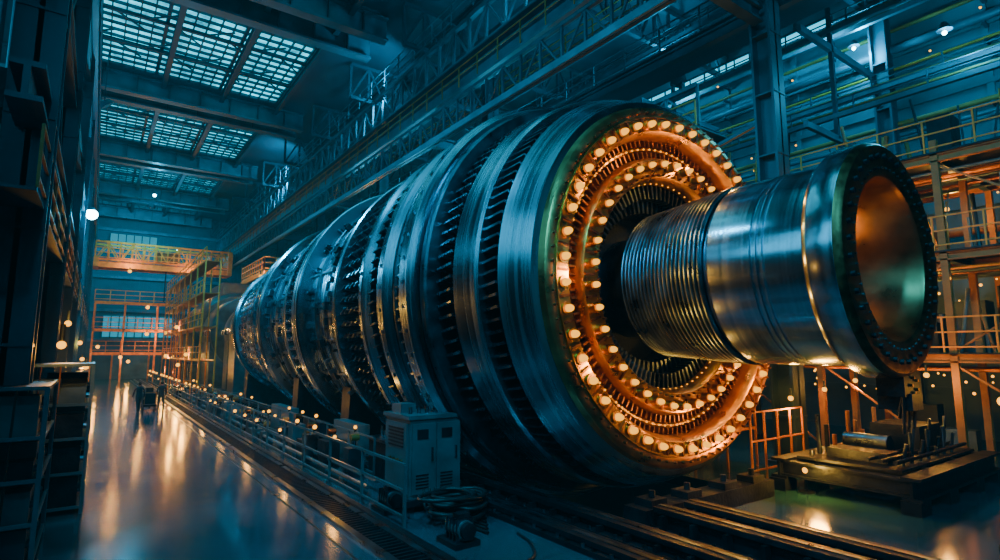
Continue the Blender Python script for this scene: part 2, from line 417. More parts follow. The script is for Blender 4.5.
for i in range(N1):
    t=2*pi*(i+.5)/N1; m.ball((X+3.97*math.cos(t),F-.08,Z+3.97*math.sin(t)),.082,BULB,12,8,(1,1.7,1))
for i in range(N2):
    t=2*pi*(i+.5)/N2; m.ball((X+3.0*math.cos(t),F+.02,Z+3.0*math.sin(t)),.07,BULB,12,8,(1,1.7,1))
for i in range(96):
    t=2*pi*(i+.5)/96; m.ball((X+3.48*math.cos(t),F+.42,Z+3.48*math.sin(t)),.028,BULBS,8,6)
for i in range(70):
    t=2*pi*(i+.5)/70; m.ball((X+2.62*math.cos(t),F+.5,Z+2.62*math.sin(t)),.028,BULBS,8,6)
m.obj('ring_bulbs',rotor,1.5)
m=MB()
def disc(y0,y1,r,base,mm=STEEL,bev=.1):
    m.rev([(y0,base),(y0,r-bev),(y0+bev,r),(y1-bev,r),(y1,r-bev),(y1,base)],mm,X,Z,160)
def groove(y0,y1,r,mm=BLACKST): m.rev([(y0,r),(y1,r)],mm,X,Z,96)
m.rev([(F+.2,4.47),(F+.24,4.62),(F+.5,4.74),(9.5,4.95),(9.56,4.9),(9.56,4.4)],STEEL,X,Z,192)
groove(9.5,10.2,4.45); m.teeth(X,Z,9.56,10.05,4.4,4.98,120,.09,STEELD,.03,.06)
m.rev([(10.05,4.4),(10.05,5.08),(10.12,5.14),(10.9,5.2),(11.0,5.15),(11.0,4.5)],STEEL,X,Z,192)
groove(11,11.7,4.5); m.teeth(X,Z,11.05,11.65,4.45,5.2,110,.10,STEEL,.04,.06)
disc(11.7,12.0,5.5,4.5,STEELD,.05); disc(12.05,12.75,5.74,4.6,STEEL,.14)
groove(12.75,13.3,4.7); m.teeth(X,Z,12.8,13.3,4.7,5.5,120,.09,STEEL,.04,.05)
disc(13.3,13.5,5.5,4.6,STEELD,.05); disc(13.6,14.3,5.66,4.6,STEEL,.2)
groove(14.3,14.6,4.8); disc(14.6,14.8,5.4,4.6,STEEL,.05); groove(14.8,15.3,4.8); m.teeth(X,Z,14.85,15.25,4.8,5.45,110,.1,STEELD,.04,.05); disc(15.3,15.9,5.55,4.6,STEEL,.2)
groove(15.9,18.6,4.5)
for k,yy in enumerate((16.0,16.45,16.9,17.35,17.8)):
    m.teeth(X,Z,yy,yy+.3,4.5,5.35-.03*k,84,.11,STEEL if k%2 else STEELD,.07,.05)
disc(18.2,18.45,5.4,4.5,STEEL,.05)
m.bolts(X,Z,18.1,18.25,5.0,60,.06,STEELD)
m.rev([(18.45,4.95),(22.2,4.95)],STEEL,X,Z,160)
for yy in (19.1,19.25,20.3,21.2,21.35): disc(yy,yy+.08,5.03,4.9,STEELD,.02)
disc(22.2,22.5,5.5,4.5,STEEL,.05); groove(22.5,22.9,4.7); m.teeth(X,Z,22.5,22.9,4.7,5.35,100,.12,STEELD,.03,.07); disc(22.9,23.3,5.4,4.5,STEEL,.08)
groove(23.3,24.6,4.6)
for yy in (23.4,23.8,24.2): m.teeth(X,Z,yy,yy+.28,4.6,5.3,84,.12,STEEL,.07,.05)
disc(24.6,24.8,5.3,4.6,STEEL,.05)
m.rev([(24.8,4.8),(29.4,4.8)],STEEL,X,Z,160)
for yy in (25.5,26.2,27.4,27.6,28.6): disc(yy,yy+.12,4.9,4.7,STEELD,.03)
disc(29.4,29.9,5.3,4.4,STEEL,.1); groove(29.9,31.5,4.5)
for yy in (30,30.5,31): m.teeth(X,Z,yy,yy+.34,4.5,5.15,80,.12,STEEL,.08,.06)
disc(31.5,31.8,5.15,4.3,STEEL,.08)
groove(31.8,40,4.0)
yy=32.0; k=0
while yy<39.6:
    r=4.75-.05*k
    m.teeth(X,Z,yy,yy+.4,4.0,r,64,.16,STEEL if k%2 else STEELD,.08,.08); disc(yy+.45,yy+.6,r-.05,4.0,STEEL,.03); yy+=.72; k+=1
disc(39.8,40.6,4.5,3.0,STEEL,.15)
m.rev([(40.6,4.1),(42.5,3.6),(43.2,3.6),(43.2,3.9),(43.9,3.9),(43.9,3.0),(45.5,2.4),(47,2.0),(47,1.6),(56,1.6)],STEEL,X,Z,96)
for i in range(420):
    t=random.uniform(.45,1.6)*pi; yb=random.choice([18.7,19.5,19.8,20.8,21.8,22.0,25,25.9,27,28.1,29])+random.uniform(-.1,.1); rr=4.93 if yb<23 else 4.78
    m.rbox(X,Z,t,yb,yb+random.uniform(.08,.3),rr,rr+random.uniform(.05,.3),random.uniform(.05,.3),random.choice([STEEL,STEELD,BLACKST]))
for t in [k*pi/12 for k in range(24)]:
    m.rbox(X,Z,t,18.5,22.2,4.93,5.01,.1,STEELD); m.rbox(X,Z,t+.1,24.8,29.4,4.78,4.87,.1,STEELD)
for yb,rr in ((12.4,5.74),(13.95,5.66),(15.6,5.55)):
    m.teeth(X,Z,yb-.03,yb+.03,rr-.01,rr+.03,60,.1,STEELD)
m.obj('rotor_body',rotor,.5)
for i in range(10):
    t=2*pi*i/10; light('ring_lamp_%d'%i,'POINT',(X+3.45*math.cos(t),F-.45,Z+3.45*math.sin(t)),(1,.46,.06),62,.1,parent=rotor)
m=MB(); m.ball((X+.80,5.0,Z-.80),.07,BULB2); m.cyl((X+.80,5.0,Z-1.05),(X+.80,5.0,Z-.85),.04,BLACKST); m.obj('bore_inspection_lamp',rotor)  # lamp put in to make the orange reflection inside the bore
light('bore_lamp','POINT',(X+.66,4.95,Z-.68),(1,.40,.05),60,.1,parent=rotor)
m=MB()
m.box(X+.1,X+.9,4.05,4.5,Z-2.5,Z-2.05,BLACKST); m.box(X+.25,X+.75,4.0,4.55,Z-2.75,Z-2.45,BLACKST)
for k in range(9):
    x=X+.15+k*.09; m.cyl((x,4.1+.04*(k%3),Z-2.5),(x+random.uniform(-.05,.05),4.15+.05*(k%3),Z-2.75-random.random()*.45),.028,RUBBER)
m.bolts(X+.5,Z-2.3,4.0,4.05,.14,5,.03,COPPER)
m.obj('flange_clamp',rotor)
m=MB()
def bearing(y0,y1,r,h):
    m.rev([(y0,1.55),(y0,r),(y0+.15,r+.1),(y1-.15,r+.1),(y1,r),(y1,1.55)],GREY,X,Z,48)
    m.box(X-r,X+r,y0+.1,y1-.1,0,Z-.2,GREY); m.box(X-r-.5,X+r+.5,y0-.3,y1+.3,0,.5,GREY)
    m.box(X-r-.3,X+r+.3,y0+.2,y1-.2,Z-.25,Z+.15,STEEL)
bearing(47.4,50,2.9,0); bearing(52,54,2.6,0); bearing(56,61,3.4,0)
m.obj('bearing_housings',rotor,.6)
m=MB()
for yy in (20.3,27.0,41.2):
    rr=5.05 if yy<23 else 4.93
    if yy>40: rr=4.0
    nseg=20; vs=[];fs=[]
    for j,(ya) in enumerate((yy-.4,yy+.4)):
        for i in range(nseg+1):
            t=pi*1.2+ (pi*.6)*i/nseg
            vs.append((X+rr*math.cos(t),ya,Z+rr*math.sin(t))); vs.append((X+rr*1.02*math.cos(t),ya,-1.8 if abs(rr*math.cos(t))<2.5 else min(0.0,Z+rr*math.sin(t)-.2)))
    q=2*(nseg+1)
    for i in range(nseg):
        a=2*i
        fs+= [(a,a+1,a+3,a+2),(q+a,q+a+2,q+a+3,q+a+1),(a,a+2,q+a+2,q+a),(a+1,q+a+1,q+a+3,a+3)]
    fs+=[(0,q,q+1,1),(q-2,q-1,2*q-1,2*q-2)]
    m.add(vs,fs,BLACKST)
m.obj('cradle_saddles',rotor)

m=MB()
m.rev([(61.2,1.5),(61.2,3.9),(62,4.3),(66,4.3),(66.3,4.5),(66.8,4.5),(67,4.3),(72,4.3),(73,3.6),(73,.1)],GREY,X,Z,64)
m.box(X-4,X+4,61.5,72.5,0,2.4,GREY); m.box(X-1.5,X+1.5,63,71,Z+4,Z+5.4,GREY)
for k in range(7): m.box(X-4.1,X+4.1,62+1.5*k,62.2+1.5*k,0,2.5,STEELD)
m.obj('generator_housing',smooth=.6)

def railbeam(x,y0,y1,name,z0=0,h=.34,top=BLACKST):
    m=MB()
    m.box(x-.32,x+.32,y0,y1,z0,z0+.1,BLACKST); m.box(x-.1,x+.1,y0,y1,z0+.1,z0+h-.1,BLACKST); m.box(x-.2,x+.2,y0,y1,z0+h-.1,z0+h,top); m.box(x-.05,x+.05,y0,y1,z0+h,z0+h+.02,STEELD)
    y=y0+.4
    while y<y1: m.box(x-.3,x-.12,y,y+.08,z0+.1,z0+h-.12,BLACKST); m.cyl((x-.26,y+.3,z0+.1),(x-.26,y+.3,z0+.16),.04,STEELD,6); y+=.7
    return m.obj(name)
railbeam(8.55,-2,46,'machine_rail'); railbeam(7.7,-2,46,'machine_rail',0,.22)
railbeam(9.6,-2,7.8,'machine_rail',0,.5); railbeam(10.6,-2,7.8,'machine_rail',0,.45)
m=MB()
m.box(9.3,14.2,7.9,8.5,0,.4,BLACKST)
for x in (9.8,11,12.4,13.6): m.box(x-.25,x+.25,7.95,8.4,.4,.55,BLACKST); m.cyl((x,8.15,.55),(x,8.15,.7),.07,BLACKST)
m.obj('bed_plate')

m=MB()
m.box(4.35,4.5,-8,88,0,.07,STEELD); m.box(4.98,5.1,-8,88,0,.07,STEELD); m.box(4.5,4.98,-8,88,0,.015,BLACKST)
y=-2
while y<60: m.box(4.5,4.98,y,y+.05,.015,.06,BLACKST); y+=.16
m.box(5.1,5.25,-8,88,0,.12,BLACKST); m.box(3.95,4.0,-8,88,0,.012,STEELD)
m.obj('floor_rail_grating')

m=MB(); m.rail((5.45,11,0),(5.45,80,0),GREY,1.25,2.3,.03,2); m.obj('aisle_guard_rail')
m=MB(); m.rail((6.7,15.5,0),(6.7,60,0),GREY,1.15,2.0,.025,2); m.obj('machine_guard_rail')
m=MB()
lamps=empty('guard_rail_lamps')
y=17; k=0
while y<80:
    for x in (5.45,6.7):
        if x>6 and (y<16 or y>59): continue
        z=(1.25 if x<6 else 1.15)-random.choice([0,0,.5])
        m.cyl((x,y,z),(x,y,z+.1),.04,BLACKST); m.ball((x,y,z+.15),random.uniform(.035,.06)+.0006*y,BULB2,8,5)
    if k%3==0: light('rail_light_%d'%k,'POINT',(6.1,y,1.7),WARM,30,.12,parent=lamps)
    y+=2.1+random.uniform(-.6,.8); k+=1
m.obj('lamp_globes',lamps,1.5)
m=MB()
y=16
while y<60:
    x=random.uniform(5.8,6.4); h=random.uniform(.3,1.0)
    m.box(x-.2,x+.25,y,y+random.uniform(.3,.9),0,h,random.choice([GREY,BLACKST,STEELD]))
    m.cyl((x,y+.1,h),(x,y+.1,h+.3),.05,STEEL); m.cyl((x-.12,y+.1,h+.3),(x+.12,y+.1,h+.3),.1,random.choice([RUSTY,STEEL,COPPER]),10)
    y+=random.uniform(.8,1.7)
for x,z in ((5.9,.18),(6.15,.3),(7.1,.2),(7.2,.4)): m.cyl((x,14,z),(x,62,z),.06,random.choice([STEEL,COPPER,GREY]),8)
m.obj('valve_and_pipe_run',smooth=.7)

# ---------------------------------------------------------------- control cabinet + hoses
cab=empty('electrical_cabinet')
m=MB()
cx0,cx1,cy0,cy1=6.0,7.35,11.9,13.2
m.box(cx0,cx1,cy0,cy1,.28,2.05,GREY); m.box(cx0-.06,cx1+.06,cy0-.06,cy1+.06,2.05,2.14,GREY); m.box(cx0-.1,cx1+.1,cy0-.1,cy1+.1,.14,.28,BLACKST)
for x in (cx0,cx1-.15):
    for y in (cy0,cy1-.15): m.box(x,x+.15,y,y+.15,0,.14,BLACKST)
for k in range(2):
    x=cx0+.05+k*.64; m.box(x,x+.6,cy0-.04,cy0,.38,1.95,GREY)
    m.box(x+.48,x+.52,cy0-.09,cy0-.04,1.1,1.4,STEEL)
    for j in range(5): m.box(x+.1,x+.42,cy0-.055,cy0-.04,.5+.07*j,.53+.07*j,BLACKST)
    m.box(x+.12,x+.4,cy0-.06,cy0-.04,1.6,1.82,BLACKST)
m.box(cx0-.04,cx0,cy0+.08,cy1-.08,.38,1.95,GREY)
for j in range(6): m.box(cx0-.055,cx0-.04,cy0+.25,cy1-.25,1.4+.08*j,1.44+.08*j,BLACKST)
for j in range(4): m.cyl((cx0-.1,cy0+.3+.2*j,1.1),(cx0-.04,cy0+.3+.2*j,1.1),.04,COPPER)
for j in range(5): m.cyl((cx0+.2+j*.22,cy0+.4,2.14),(cx0+.2+j*.22,cy0+.4,2.3),.05,STEELD)
m.box(cx0+.1,cx0+.5,cy0+.7,cy1-.1,2.14,2.35,GREY)
m.obj('cabinet_body',cab)
def curve(name,pts,r,mm,parent=None,cyc=False):
    cu=bpy.data.curves.new(name,'CURVE'); cu.dimensions='3D'; cu.bevel_depth=r; cu.bevel_resolution=2; cu.resolution_u=6
    sp=cu.splines.new('BEZIER'); sp.bezier_points.add(len(pts)-1)
    for bp,p in zip(sp.bezier_points,pts): bp.co=p; bp.handle_left_type=bp.handle_right_type='AUTO'
    sp.use_cyclic_u=cyc; cu.materials.append(mm)
    o=bpy.data.objects.new(name,cu); col.objects.link(o)
    if parent: o.parent=parent
    return o
hose=empty('hose_pile')
for k in range(14):
    cx=6.6+random.uniform(-.25,.35); cy=10.9+random.uniform(-.25,.3); pts=[]
    R=random.uniform(.35,.65); z=.07+.035*k
    for i in range(7):
        t=i/7*2*pi; pts.append((cx+R*math.cos(t)*random.uniform(.85,1.1),cy+R*.8*math.sin(t)*random.uniform(.85,1.1),z+random.uniform(-.01,.04)))
    curve('hose_%d'%k,pts,.045,RUBBER,hose,True)
for k in range(6):
    curve('cable_%d'%k,[(6.3+.15*k,11.75,.5),(6.2+.16*k,11.5,.2),(6.1+.2*k,11.0,.3),(6.5+.14*k,10.4+.1*k,.06),(6.6+.12*k,9.6+.2*k,.05)],.03,RUBBER,hose)
for (px,py) in ((5.45,12.0),(5.6,9.2)):
    m=MB()
    m.box(px,px+.55,py,py+.7,0,.1,BLACKST); m.cyl((px+.27,py+.05,.3),(px+.27,py+.55,.3),.18,GREY,16); m.cyl((px+.27,py+.55,.3),(px+.27,py+.7,.3),.1,STEEL,12)
    m.box(px+.15,px+.4,py+.15,py+.35,.45,.58,BLACKST); m.cyl((px+.27,py+.05,.3),(px+.27,py-.05,.3),.15,BLACKST,16)
    for k in range(4): m.box(px+.08,px+.46,py+.1+.12*k,py+.13+.12*k,.1,.5,STEELD)
    m.obj('hydraulic_pump',smooth=.6)
curve('floor_cable',[(5.4,7.6,.03),(5.9,8.2,.03),(6.3,8.0,.03),(6.9,8.6,.03),(7.1,9.3,.03)],.025,RUBBER)
m=MB()
m.box(6.95,7.3,14.2,16.5,0,1.0,BLACKST); m.box(6.9,7.35,14.1,16.6,1.0,1.08,STEELD)
for k in range(8): m.cyl((7.0+.03*k,14.4+.25*k,1.08),(7.0+.03*k,14.4+.25*k,1.3+.1*(k%3)),.05,STEEL)
m.box(6.9,7.3,17.3,19.5,0,1.3,GREY); m.box(6.9,7.3,21,23,0,1.0,BLACKST); m.box(6.9,7.3,25,28,0,1.2,GREY)
m.obj('lube_oil_console')

# ---------------------------------------------------------------- left side
def rack(x0,x1,y0,y1,h,name):
    e=empty(name); m=MB()
    for x in (x0,(x0+x1)/2,x1):
        for y in (y0,y1): m.beam((x,y,0),(x,y,h),.07,.07,STRUCTL)
    zs=(.15,h*.27,h*.5,h*.73,h)
    for z in zs:
        m.box(x0,x1,y0,y1,z-.03,z,BLACKST)
        m.beam((x0,y0,z),(x1,y0,z),.05,.06,STRUCTL); m.beam((x1,y0,z),(x1,y1,z),.05,.06,STRUCTL)
    for zi in range(4):
        za,zb=zs[zi],zs[zi+1]
        y=y0+.15
        while y<y1-.4:
            L=random.uniform(.2,.5); hh=(zb-za)*random.uniform(.4,.85); m.box(x1-.9,x1-.1,y,min(y+L,y1-.05),za,za+hh,random.choice([BLACKST,GREY,STRUCT]))
            m.cyl((x1-.1,y+L/2,za+hh*.5),(x1-.04,y+L/2,za+hh*.5),.06,STEELD,8); y+=L+.08
        x=x0+.1
        while x<x1-1.0:
            L=random.uniform(.25,.5); hh=(zb-za)*random.uniform(.4,.85); m.box(x,x+L,y0+.08,y0+.7,za,za+hh,random.choice([BLACKST,GREY,STRUCT])); m.box(x+.04,x+L-.04,y0+.06,y0+.08,za+.06,za+hh-.06,STRUCT)
            for j in range(3): m.box(x+.08,x+L-.08,y0+.04,y0+.06,za+.09+.05*j,za+.11+.05*j,BLACKST)
            if random.random()<.6: m.ball((x+.1,y0+.05,za+hh-.1),.025,random.choice([BULB2,BULB2,BULBC]),6,4)
            x+=L+.06
    for k in range(6): m.cyl((x0+.2+.35*k,y0+.02,.2),(x0+.25+.35*k,y0+.02,h),.02,random.choice([RUBBER,COPPER,RUSTY]),6)
    m.obj('frame',e)
rack(-2.6,.0,16.2,20.5,3.3,'equipment_rack')
rack(-3.0,-.6,12.2,15,3.0,'equipment_rack')
m=MB()
for yy in (24.5,32,40,47,55,63):
    m.box(-2.5,-.4,yy,yy+3,0,2.2,GREY); m.box(-2.5,-.3,yy,yy+3,2.2,2.3,STEELD)
    for j in range(4): m.box(-.4,-.37,yy+.1+.7*j,yy+.7+.7*j,.3,2.0,STRUCT)
m.obj('switchgear_cabinets')
for y in (14,22,30,38,46,54,62,70,78,86):
    column(-1.35,y+.0,ZC-1.5,STRUCT,.8)
m=MB()
for z in (8.2,11.6,15.8):
    m.ibeam((-1.3,12,z),(-1.3,Y1-1,z),.5,.7,STRUCT,.1)
m.truss((-.95,12,16.6),(-.95,Y1-1,16.6),2.0,STRUCT,50,.13); m.truss((-1.8,12,5.0),(-1.8,Y1-1,5.0),1.2,STRUCTL,50,.1)
for y in (14,22,30,38,46,54):
    m.beam((-1.35,y,8.4),(-1.35,y+8,15.6),.16,.16,STRUCT); m.beam((-1.35,y+8,8.4),(-1.35,y,15.6),.16,.16,STRUCT)
    m.beam((-1.6,y,4.8),(-1.6,y+8,8),.12,.12,RUSTY)
m.box(-3.5,-1.0,12,Y1-1,6.3,6.36,STRUCT); m.rail((-1.0,12,6.36),(-1.0,Y1-1,6.36),RUSTY,1.1,2,.025)
for k in range(46):
    y=12+random.random()*50; z=random.choice([6.36,8.6,12.0]); h=random.uniform(.6,1.8); x=random.uniform(-4,-2); m.box(x,x+random.uniform(.3,1),y,y+random.uniform(.3,1.5),z,z+h,random.choice([STRUCT,BLACKST,STRUCT]))
for k in range(26):
    y=12+k*1.5; x=random.uniform(-3.2,-1.9); m.cyl((x,y,3.5),(x,y,22),random.uniform(.04,.12),random.choice([STRUCT,STRUCTL,RUSTY]),8)
m.obj('left_crane_runway')

# ---------------------------------------------------------------- far end
m=MB()
for yy in (76,78.4):
    m.beam((-.8,yy,13.3),(13.1,yy,13.3),.4,.6,YEL)
    m.truss((-.8,yy,13.9),(13.1,yy,13.9),2.0,YEL,12,.14)
m.box(-.8,13.1,75.9,78.5,13.6,13.7,RUSTY)
m.rail((-.8,75.7,13.9),(13.1,75.7,13.9),YEL,1.3,1.2,.05)
m.box(5,7.5,76.3,78.1,14.2,15.2,RUSTY); m.cyl((6.2,77.2,13.2),(6.2,77.2,9.5),.06,BLACKST)
m.box(-.9,-.4,75.5,79,13,14,YEL); m.box(12.6,13.1,75.5,79,13,15.8,YEL)
m.obj('overhead_bridge_crane')
m=MB()
for yy,z in ((82,9.5),(82,6.2),(84,3.4)):
    m.beam((-.5,yy,z),(13,yy,z),.2,.35,YEL); m.box(-.5,13,yy,yy+2,z+.18,z+.22,STRUCT); m.rail((-.5,yy,z+.22),(13,yy,z+.22),YEL,1.3,1.4,.04)
for x in (-.4,2.6,6,9.4,12.8): m.beam((x,82,0),(x,82,9.5),.2,.2,YEL)
m.obj('access_platform')
for (ya,yb,z,xa,xb) in ((38,44,12.0,15.2,18.0),(56,66,11.2,12.5,18.0)):
    m=MB(); m.box(xa,xb,ya,yb,z,z+.15,YEL); m.beam((xa,ya,z-.2),(xa,yb,z-.2),.2,.4,YEL); m.beam((xa,ya,z-.2),(xb,ya,z-.2),.2,.4,YEL)
    m.rail((xa,ya,z+.15),(xa,yb,z+.15),YEL,1.3,1,.05); m.rail((xa,ya,z+.15),(xb,ya,z+.15),YEL,1.3,1,.05)
    m.beam((xa,ya+.3,z-.3),(18.0,ya+.3,z-3),.2,.2,YEL)
    m.beam((xb,ya+.3,z-3),(xb,ya+.3,z+2.5),.2,.2,YEL)
    m.obj('service_platform')
m=MB()
for x in (6.2,7.2):
    for y in range(46,78,4): m.cyl((x,y,0),(x,y,10.5),.06,YEL)
for z in (3,5.5,8,10.4):
    for x in (6.2,7.2): m.beam((x,46,z),(x,74,z),.08,.1,YEL)
    m.box(6.2,7.2,46,74,z-.1,z-.05,RUSTY)
    m.rail((6.2,46,z),(6.2,74,z),YEL,1,2,.03,1)
m.obj('scaffold_tower')
m=MB(); m.box(2,6,Y1-.15,Y1-.1,0,3.4,STRUCTL); m.box(1.8,2,Y1-.3,Y1-.1,0,3.6,YEL); m.box(6,6.2,Y1-.3,Y1-.1,0,3.6,YEL); m.box(1.8,6.2,Y1-.3,Y1-.1,3.4,3.6,YEL); m.obj('door_1')

# ---------------------------------------------------------------- right foreground
m=MB()
m.ibeam((15,5.2,.55),(21,5.2,.55),.4,.5,BLACKST,.07); m.ibeam((15,8.2,.55),(21,8.2,.55),.4,.5,BLACKST,.07)
for x in (15.2,17,19,20.8): m.ibeam((x,5.2,.55),(x,8.2,.55),.3,.4,BLACKST,.06); m.box(x-.3,x+.3,5.0,5.4,0,.3,BLACKST); m.box(x-.3,x+.3,8.0,8.4,0,.3,BLACKST)
m.box(15.4,20.6,5.5,7.9,.8,.86,BLACKST)
m.box(16,16.8,6,7.4,.86,1.1,BLACKST); m.box(18.2,19.8,6,7.2,.86,1.6,BLACKST); m.cyl((17.6,6.5,1.11),(17.6,7.6,1.11),.25,STEELD,16)
for k in range(14): m.cyl((16.1+.28*k,5.7+.1*(k%2),.86),(16.1+.28*k,5.7,1.1+.25*(k%4)),.04,STEELD)
for k in range(3): m.cyl((15.5,5.65+.3*k,1.0),(20.4,5.65+.3*k,1.0),.05,BLACKST,8)
for k in range(10):
    x=15.8+.45*k; m.cyl((x,7.7,.86),(x,7.7,1.0+.3*((k*7)%4)),.06,random.choice([STEELD,RUSTY,BLACKST]),10)
m.rail((15.1,9.0,0),(18,9.0,0),YEL,1.9,.7,.025)
m.obj('equipment_skid',smooth=.6)
m=MB()
for x in (15.8,17.4):
    for y in (10.2,12.5): m.beam((x,y,0),(x,y,3.4),.06,.06,YEL)
for z in (1.2,2.3,3.4):
    m.beam((15.8,10.2,z),(17.4,10.2,z),.06,.08,YEL); m.beam((15.8,10.2,z),(15.8,12.5,z),.06,.08,YEL); m.beam((17.4,10.2,z),(17.4,12.5,z),.06,.08,YEL); m.beam((15.8,12.5,z),(17.4,12.5,z),.06,.08,YEL)
m.box(15.8,17.4,10.2,12.5,1.2,1.26,BLACKST); m.box(16,16.9,10.6,11.8,1.26,2.0,GREY)
m.obj('inspection_stand')
for (bx,by) in ((18.9,1.9),(19.2,14.0),(16.2,15.5)):
    m=MB(); m.box(bx,bx+2,by,by+.9,.82,.9,STEELD)
    for x in (bx+.05,bx+1.9):
        for y in (by+.05,by+.8): m.beam((x,y,0),(x,y,.82),.07,.07,YEL)
    m.box(bx+.1,bx+1.9,by+.1,by+.8,.3,.34,STEELD); m.box(bx+.2,bx+.8,by+.2,by+.6,.9,1.25,GREY); m.cyl((bx+1.2,by+.4,.9),(bx+1.2,by+.4,1.2),.12,COPPER,12); m.box(bx+1.5,bx+1.8,by+.2,by+.6,.9,1.1,YEL)
    m.beam((bx+.05,by+.85,.9),(bx+.05,by+.85,2.0),.05,.05,STEELD); m.beam((bx+1.95,by+.85,.9),(bx+1.95,by+.85,2.0),.05,.05,STEELD); m.box(bx,bx+2,by+.84,by+.88,1.3,1.95,STRUCTL)
    m.obj('workbench',smooth=.6)

lr=empty('work_lamps'); m=MB()
pts=[(22.2,6.2,8.6),(22.0,9.5,5.6),(21.9,7.3,5.4),(22.8,12.5,8.8),(21.9,14,5.5),(21.9,9,2.6),(17.4,9.0,2.2),(15.8,10.2,3.6),(20.9,9.6,2.3),(22.4,19,8.5),(21.9,20,2.6),(20.7,6.5,2.9),(21.9,16.5,2.8),(21.9,24,5.7),(26,7,9),(25.4,8,6)]
for k,p in enumerate(pts):
    m.ball(p,.08,BULB2,10,6); m.cyl((p[0],p[1],p[2]+.05),(p[0],p[1],p[2]+.3),.035,BLACKST)
    light('work_light_%d'%k,'POINT',(p[0]-.3,p[1]-.2,p[2]-.2),WARM,115 if k<14 else 200,.1,parent=lr)
for k in range(130):
    q=(random.uniform(21.5,26),random.uniform(2,28),random.choice([3.2,6.4,9.6,3.0,6.0])-random.random()*.8); m.ball(q,random.uniform(.025,.055),BULB2,6,4)
for k in range(34):
    m.ball((random.choice([29.2,27,24.6,19.05]),random.uniform(3,60),random.choice([12.9,14.4,16.9,10.9,13.8])),.05,BULB2,6,4)
m.cyl((15.2,7.6,0),(15.2,7.6,.5),.03,BLACKST); m.cyl((15.2,7.6,0),(15.2,7.6,.04),.2,BLACKST,12); m.ball((15.2,7.6,.56),.08,BULB2,10,8)
light('floor_work_light','POINT',(14.9,7.2,.8),WARM,190,.2,parent=lr)  # lamp added to throw the orange pool on the floor
m.cyl((13.9,3.2,0),(13.9,3.2,2.6),.03,BLACKST); m.cyl((13.9,3.2,0),(13.9,3.2,.04),.3,BLACKST,12); m.ball((13.9,3.2,2.68),.09,BULB2,10,8)
light('stand_work_light','POINT',(13.8,3.1,2.8),WARM,32,.12,parent=lr)  # lamp added out of frame to warm the flange rim
m.obj('lamp_bulbs',lr,1.5)
ll=empty('bulkhead_lamps'); m=MB()
pl=[(-.85,25,4.6),(-.85,46,4.2),(-.85,60,3.0),(.2,80,4.2),(2.5,81.5,3.0),(5,81.5,5.8),(8,81.5,3.0),(6.0,52,3.4),(6.0,60,5.9),(6.0,68,3.2),(5,83.6,9.2),(-.3,33,2.9),(3.5,86,2.4),(-.6,15.4,3.75),(7,81.6,6),(5.9,56,2.5),(2.5,74.8,12.6),(8.5,74.8,12.6),(12,55,10.6),(14.8,37.5,11.3)]  # the pair by the bridge crane is added to warm its yellow
for k,p in enumerate(pl):
    m.ball(p,.06+.0018*p[1],BULB2,10,6); m.cyl((p[0],p[1],p[2]+.1),(p[0],p[1],p[2]+.45),.05,BLACKST)
    light('bulkhead_light_%d'%k,'POINT',(p[0]+.05,p[1]-.5,p[2]+(.8 if k>15 else -.1)),WARM,(200 if k<16 else 320) if p[1]>20 else 60,.15,parent=ll)
m.obj('lamp_bulbs',ll,1.5)
lc=empty('high_bay_lamps'); m=MB()
pc=[(-.72,38,11.2),(18.0,26,16.0),(28.2,10.5,17.9),(22.5,27,14.8),(8,85,17),(17.8,45,14.5),(18.0,36,11.6),(26,20,19.4),(4,70,20.5),(24,6,15)]
for k,p in enumerate(pc):
    m.ball(p,.07+.0014*p[1] if k else .30,BULBC,10,6); m.cyl((p[0],p[1],p[2]+.1),(p[0],p[1],p[2]+.4),.25,STRUCT,12,.08)
    light('high_bay_%d'%k,'POINT',(p[0]+(.5 if k==0 else 0),p[1]-.4,p[2]-.3),COOL,800 if k else 1800,.2,parent=lc)
m.obj('lamp_heads',lc,1.0)
fl=empty('flood_lights'); m=MB()  # spots and housings added to brighten rotor, walls and roof
for k,(p,t,e,sp) in enumerate((((-.4,2,17),(11.7,12,6),5200,95),((-.4,16,19),(11.7,20,6),5800,95),((-.4,28,19),(11.7,30,6),5800,95),((-.4,42,19),(11.7,44,5),5500,95),((2,-6,14),(11.7,6,5),4800,80),((16.5,18,20.2),(12,14,9),3600,100),((25,12,20.2),(29.8,14,12),1500,130),((25,2,14.2),(29.8,8,16),800,130),((25,30,20.2),(29.8,30,12),1900,130),((4,74,20),(4,92,8),5200,120),
    ((14.2,14,20.0),(10,22,23),1200,140),((14.2,30,20.0),(9,40,23),1700,140),((14.2,52,20.0),(8,60,23),2800,140),((22,16,16.9),(20,20,23),1500,150),((22,36,16.9),(20,40,23),1500,150))):
    d=(Vector(t)-Vector(p)).normalized(); b=Vector(p)-d*.45
    m.cyl(b,Vector(p)-d*.15,.3,STRUCT,12,.45)
    if d.z<0: m.beam(b,(b.x,b.y,ZC-.3),.06,.06,STRUCT)
    else: m.beam(b,(b.x,b.y,b.z-.4),.2,.2,STRUCT)
    light('flood_%d'%k,'SPOT',p,COOL,e*1.3,.35,t,sp,fl)
m.obj('flood_heads',fl)

